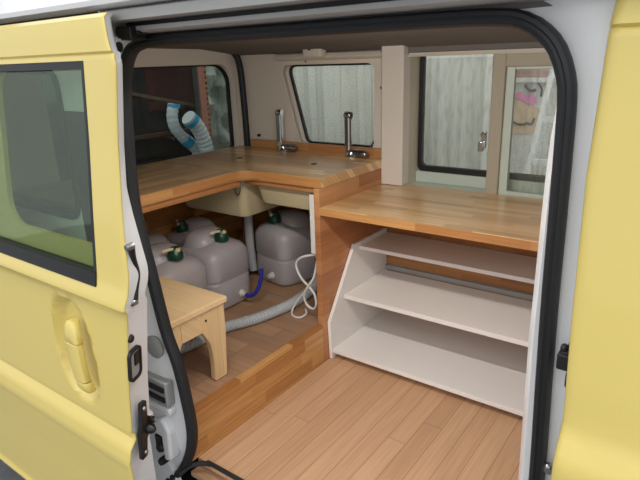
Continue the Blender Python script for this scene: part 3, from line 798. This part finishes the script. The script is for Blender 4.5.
# hoses and cables
ph = 2 * math.pi / .0105
mb = MB(); P = [(-1.425, .90, .177), (-1.395, 1.00, .177), (-1.375, 1.110, .177), (-1.366, 1.239, .177), (-1.322, 1.345, .177), (-1.292, 1.487, .177), (-1.292, 1.600, .178), (-1.305, 1.70, .184), (-1.31, 1.78, .23)]
mb.tube(P, lambda s_: .0195 + .0016 * math.sin(ph * s_), seg=16, step=.0018)
tag(mb.build('drain_hose', M['hosegrey']), 'grey corrugated drain hose lying across the raised platform', 'hose')
mb = MB().tube([(-1.468, 1.4595, .2015), (-1.452, 1.460, .198), (-1.428, 1.472, .213), (-1.415, 1.490, .255), (-1.413, 1.502, .31)], .0085, seg=10, step=.008)
tag(mb.build('blue_hose', M['blue']), 'short blue hose curving up from the middle tank spigot', 'hose')
mb = MB().tube([(-1.30, 1.72, .30), (-1.25, 1.66, .33), (-1.215, 1.70, .30), (-1.20, 1.76, .25)], .008, seg=10, step=.01)
tag(mb.build('blue_hose', M['blue']), 'dark blue hose looped behind the white cables', 'hose')
mb = MB().tube([(-1.128, 1.52, .416), (-1.17, 1.505, .412), (-1.215, 1.50, .392), (-1.232, 1.50, .36), (-1.21, 1.50, .315), (-1.175, 1.50, .288), (-1.15, 1.50, .262), (-1.143, 1.50, .225), (-1.16, 1.505, .197),
                (-1.19, 1.505, .205), (-1.20, 1.50, .245), (-1.175, 1.495, .290), (-1.150, 1.50, .33), (-1.138, 1.51, .40)], .0045, seg=8, step=.008)
tag(mb.build('power_cable', M['whitep']), 'white power cable hanging in loops beside the side panel', 'cable')
mb = MB().tube([(-1.172, 1.515, .290), (-1.21, 1.515, .25), (-1.245, 1.51, .205), (-1.262, 1.50, .168), (-1.24, 1.475, .1605), (-1.205, 1.475, .1605), (-1.20, 1.51, .165), (-1.22, 1.53, .17)], .004, seg=8, step=.008)
tag(mb.build('power_cable', M['whitep']), 'thin white cable trailing down onto the raised platform', 'cable')

# ================================================================== OUTSIDE BEYOND THE WINDOWS
M['sheet'] = pmat('pale plastic sheet', (204, 207, 198), .5, var=.12, vscale=9, trans=0)
M['sheetc'] = pmat('crumpled clear sheet', (150, 156, 148), .25, var=.35, vscale=14)
M['maroon'] = pmat('maroon panel', (74, 34, 32), .6)
M['dark'] = pmat('shaded store', (44, 42, 40), .8, var=.4, vscale=6)  # dark base stands in for shade under a roof that is not built
M['postred'] = pmat('red brown perforated post', (160, 98, 80), .6)
M['brickm'] = None
def brickmat():
    m = D.materials.new('old brick'); m.use_nodes = True; t = m.node_tree; b = t.nodes['Principled BSDF']
    co = t.nodes.new('ShaderNodeTexCoord'); mp = t.nodes.new('ShaderNodeMapping'); mp.inputs['Rotation'].default_value = (R(90), 0, 0)
    br = t.nodes.new('ShaderNodeTexBrick'); br.inputs['Scale'].default_value = 9; br.inputs['Color1'].default_value = lin((170, 128, 118)); br.inputs['Color2'].default_value = lin((140, 104, 98)); br.inputs['Mortar'].default_value = lin((176, 160, 152))
    t.links.new(co.outputs['Object'], mp.inputs[0]); t.links.new(mp.outputs[0], br.inputs['Vector']); t.links.new(br.outputs['Color'], b.inputs['Base Color']); b.inputs['Roughness'].default_value = .9
    return m
M['brick'] = brickmat()
# wavy plastic sheeting behind the far side of the van
mb = MB(); vs = []; fs = []; nx = 150; x0, x1 = -2.72, -.965
for k, z in enumerate([i * .2 - .54 for i in range(14)]):
    for i in range(nx):
        x = x0 + (x1 - x0) * i / (nx - 1)
        vs.append((x, 2.75 + .012 * math.sin(x * 52) + .02 * math.sin(x * 17 + z) + .008 * math.sin(x * 111 + z * 2), z))
for k in range(13):
    for i in range(nx - 1): fs.append((k * nx + i, k * nx + i + 1, (k + 1) * nx + i + 1, (k + 1) * nx + i))
o = mb.add(vs, fs).build('plastic_curtain', M['sheet']); so_ = o.modifiers.new('s', 'SOLIDIFY'); so_.thickness = .003
tag(o, 'pale wavy plastic sheeting hanging behind the far side windows', 'curtain')
# painted white wall and brick behind the right-hand pane
gw = thing('painted_wall', 'white wall with pink and peach street painting beneath old brick', 'wall', (-.5, 3.3, -.55))
MB().box(-1.2, 1.2, 3.20, 3.32, -.55, .955).build('white_wall', M['whitep'], gw)
MB().box(-1.2, 1.2, 3.24, 3.36, .955, 2.1).build('brick_wall', M['brick'], gw)
MB().box(-1.2, 1.2, 3.17, 3.24, .945, .968).build('coping', M['whitep'], gw)
M['peach'] = pmat('peach paint', (222, 190, 156), .8); M['pink'] = pmat('pink paint', (236, 130, 190), .8); M['ink'] = pmat('black paint', (40, 38, 40), .8)
MB().prism([(-1.04, .87), (-.97, .85), (-.90, .82), (-.83, .80), (-.815, .70), (-.86, .675), (-.93, .66), (-1.04, .67)], 1, 3.194, 3.199).build('peach_patch', M['peach'], gw)
MB().prism(smooth2([(-.99, .865), (-.955, .895), (-.93, .875), (-.89, .88), (-.86, .835), (-.90, .825), (-.94, .85)], .02, True), 1, 3.189, 3.194).build('pink_patch', M['pink'], gw)
mb = MB().tube([(-1.0, 3.186, .735), (-.94, 3.186, .715), (-.90, 3.186, .725), (-.875, 3.186, .72), (-.865, 3.186, .755)], .006, seg=6, step=.01)
mb.tube([(-.93, 3.186, .93), (-.90, 3.186, .90), (-.87, 3.186, .905)], .008, seg=6, step=.01); mb.tube([(-.86, 3.186, .94), (-.84, 3.186, .91), (-.84, 3.186, .87)], .006, seg=6, step=.01)
mb.tube([(-1.0, 3.186, .90), (-.985, 3.186, .88), (-.99, 3.186, .865)], .005, seg=6, step=.01)
mb.build('black_line', M['ink'], gw)
# white ladder
ld = thing('white_ladder', 'white ladder leaning outside the right-hand window pane', 'ladder', (-.78, 2.85, -.55))
M['lad'] = pmat('white ladder paint', (235, 238, 238), .5)
def bar(a, b, w, th):
    a, b = Vector(a), Vector(b); d = (b - a).normalized(); sd_ = Vector((0, 1, 0)); sx_ = d.cross(sd_).normalized(); mb = MB()
    return mb.loft([[p + sx_ * w / 2 * i + sd_ * th / 2 * j for i, j in ((-1, -1), (1, -1), (1, 1), (-1, 1))] for p in (a, b)])
bar((-.93, 2.80, -.55), (-.735, 2.98, 1.02), .026, .04).build('rail', M['lad'], ld)
bar((-.66, 2.80, -.55), (-.645, 2.98, 1.02), .026, .04).build('rail', M['lad'], ld)
for k in range(7):
    z = -.30 + k * .215; t = (z + .55) / 1.57; y = 2.80 + .18 * t
    bar((-.93 + .195 * t, y, z), (-.66 + .015 * t, y, z), .03, .03).build('rung', M['lad'], ld)
# store behind the tailgate: wall coloured dark in place of roof shade, maroon panel, post, sheet, duct hoses
bs = thing('store_wall', 'shade-coloured cluttered store wall behind the tailgate window', 'wall', (-3.4, 1.8, -.55))
MB().box(-3.5, -3.4, .2, 4.2, -.55, 2.2).build('back_wall', M['dark'], bs)
MB().box(-3.40, -3.37, 2.55, 2.95, .78, 1.9).build('maroon_panel', M['maroon'], bs)
MB().box(-3.39, -3.36, .3, 1.88, .90, 1.5).build('grey_panel', pmat('grey green panel', (150, 160, 152), .6), bs)
M['beam'] = pmat('dark timber', (84, 62, 46), .7)
bar3 = MB().tube([(-3.05, 2.15, .93), (-3.1, 2.75, .80)], .018, seg=6); tag(bar3.build('timber_beam', M['beam']), 'thin dark timber beam slanting behind the tailgate window', 'beam')
MB().box(-3.38, -3.34, 1.95, 3.0, .60, .625).build('store_ledge', M['beam'], bs)
pr = MB().box(-2.94, -2.90, 2.600, 2.675, -.55, 1.9)
po = thing('steel_post', 'red brown perforated steel post behind the tailgate', 'post', (-2.92, 2.64, -.55))
pr.build('post_body', M['postred'], po, bevel=.002)
for k in range(26): MB().box(-2.8995, -2.897, 2.655, 2.668, .30 + k * .035, .314 + k * .035).build('slot', M['darkh'], po)
MB().box(-2.94, -2.90, 2.585, 2.599, -.55, 1.9).build('post_flange', M['raildark'], po)
# crumpled clear sheet
mb = MB(); vs = []; fs = []; ny = 60; nz = 60
for k in range(nz):
    for i in range(ny):
        y = 2.68 + (3.9 - 2.68) * i / (ny - 1); z = -.54 + 2.3 * k / (nz - 1)
        vs.append((-3.0 + .05 * math.sin(y * 23 + 2 * math.sin(z * 9)) + .03 * math.sin(z * 31 + y * 12) + random.uniform(-.012, .012), y, z))
for k in range(nz - 1):
    for i in range(ny - 1): fs.append((k * ny + i, k * ny + i + 1, (k + 1) * ny + i + 1, (k + 1) * ny + i))
o = mb.add(vs, fs).build('crumpled_sheet', M['sheetc']); so_ = o.modifiers.new('s', 'SOLIDIFY'); so_.thickness = .003
tag(o, 'crumpled grey plastic sheet hanging beside the red brown post', 'sheet')
# duct hoses
def duct(name, label, pts, r, cuffs):
    t = thing(name, label, 'hose', (pts[-1][0], pts[-1][1], -.55), 'white flexible duct hoses')
    P = [Vector(p) for p in pts]
    MB().tube(P, lambda s_: r * (1 + .05 * math.sin(s_ * 2 * math.pi / .03)), seg=18, step=.006).build('duct', M['cuffw'], t)
    for a, b in cuffs: MB().tube([a, b], r * 1.12, seg=18).build('cuff', M['ltblue'], t)
duct('duct_hose', 'white duct hose with light blue end bent over behind the tailgate window', [(-2.75, 2.245, .865), (-2.75, 2.225, .80), (-2.75, 2.235, .73), (-2.75, 2.285, .665), (-2.75, 2.36, .60), (-2.75, 2.40, .45), (-2.75, 2.40, -.54)], .034,
     [((-2.75, 2.246, .868), (-2.75, 2.244, .845)), ((-2.75, 2.30, .652), (-2.75, 2.345, .613))])
duct('duct_hose', 'thicker white duct hose with wide light blue collar leaning against the red brown post', [(-2.66, 2.27, .79), (-2.66, 2.33, .735), (-2.66, 2.37, .66), (-2.66, 2.395, .56), (-2.66, 2.40, .3), (-2.66, 2.40, -.54)], .046,
     [((-2.66, 2.283, .778), (-2.66, 2.305, .758))])
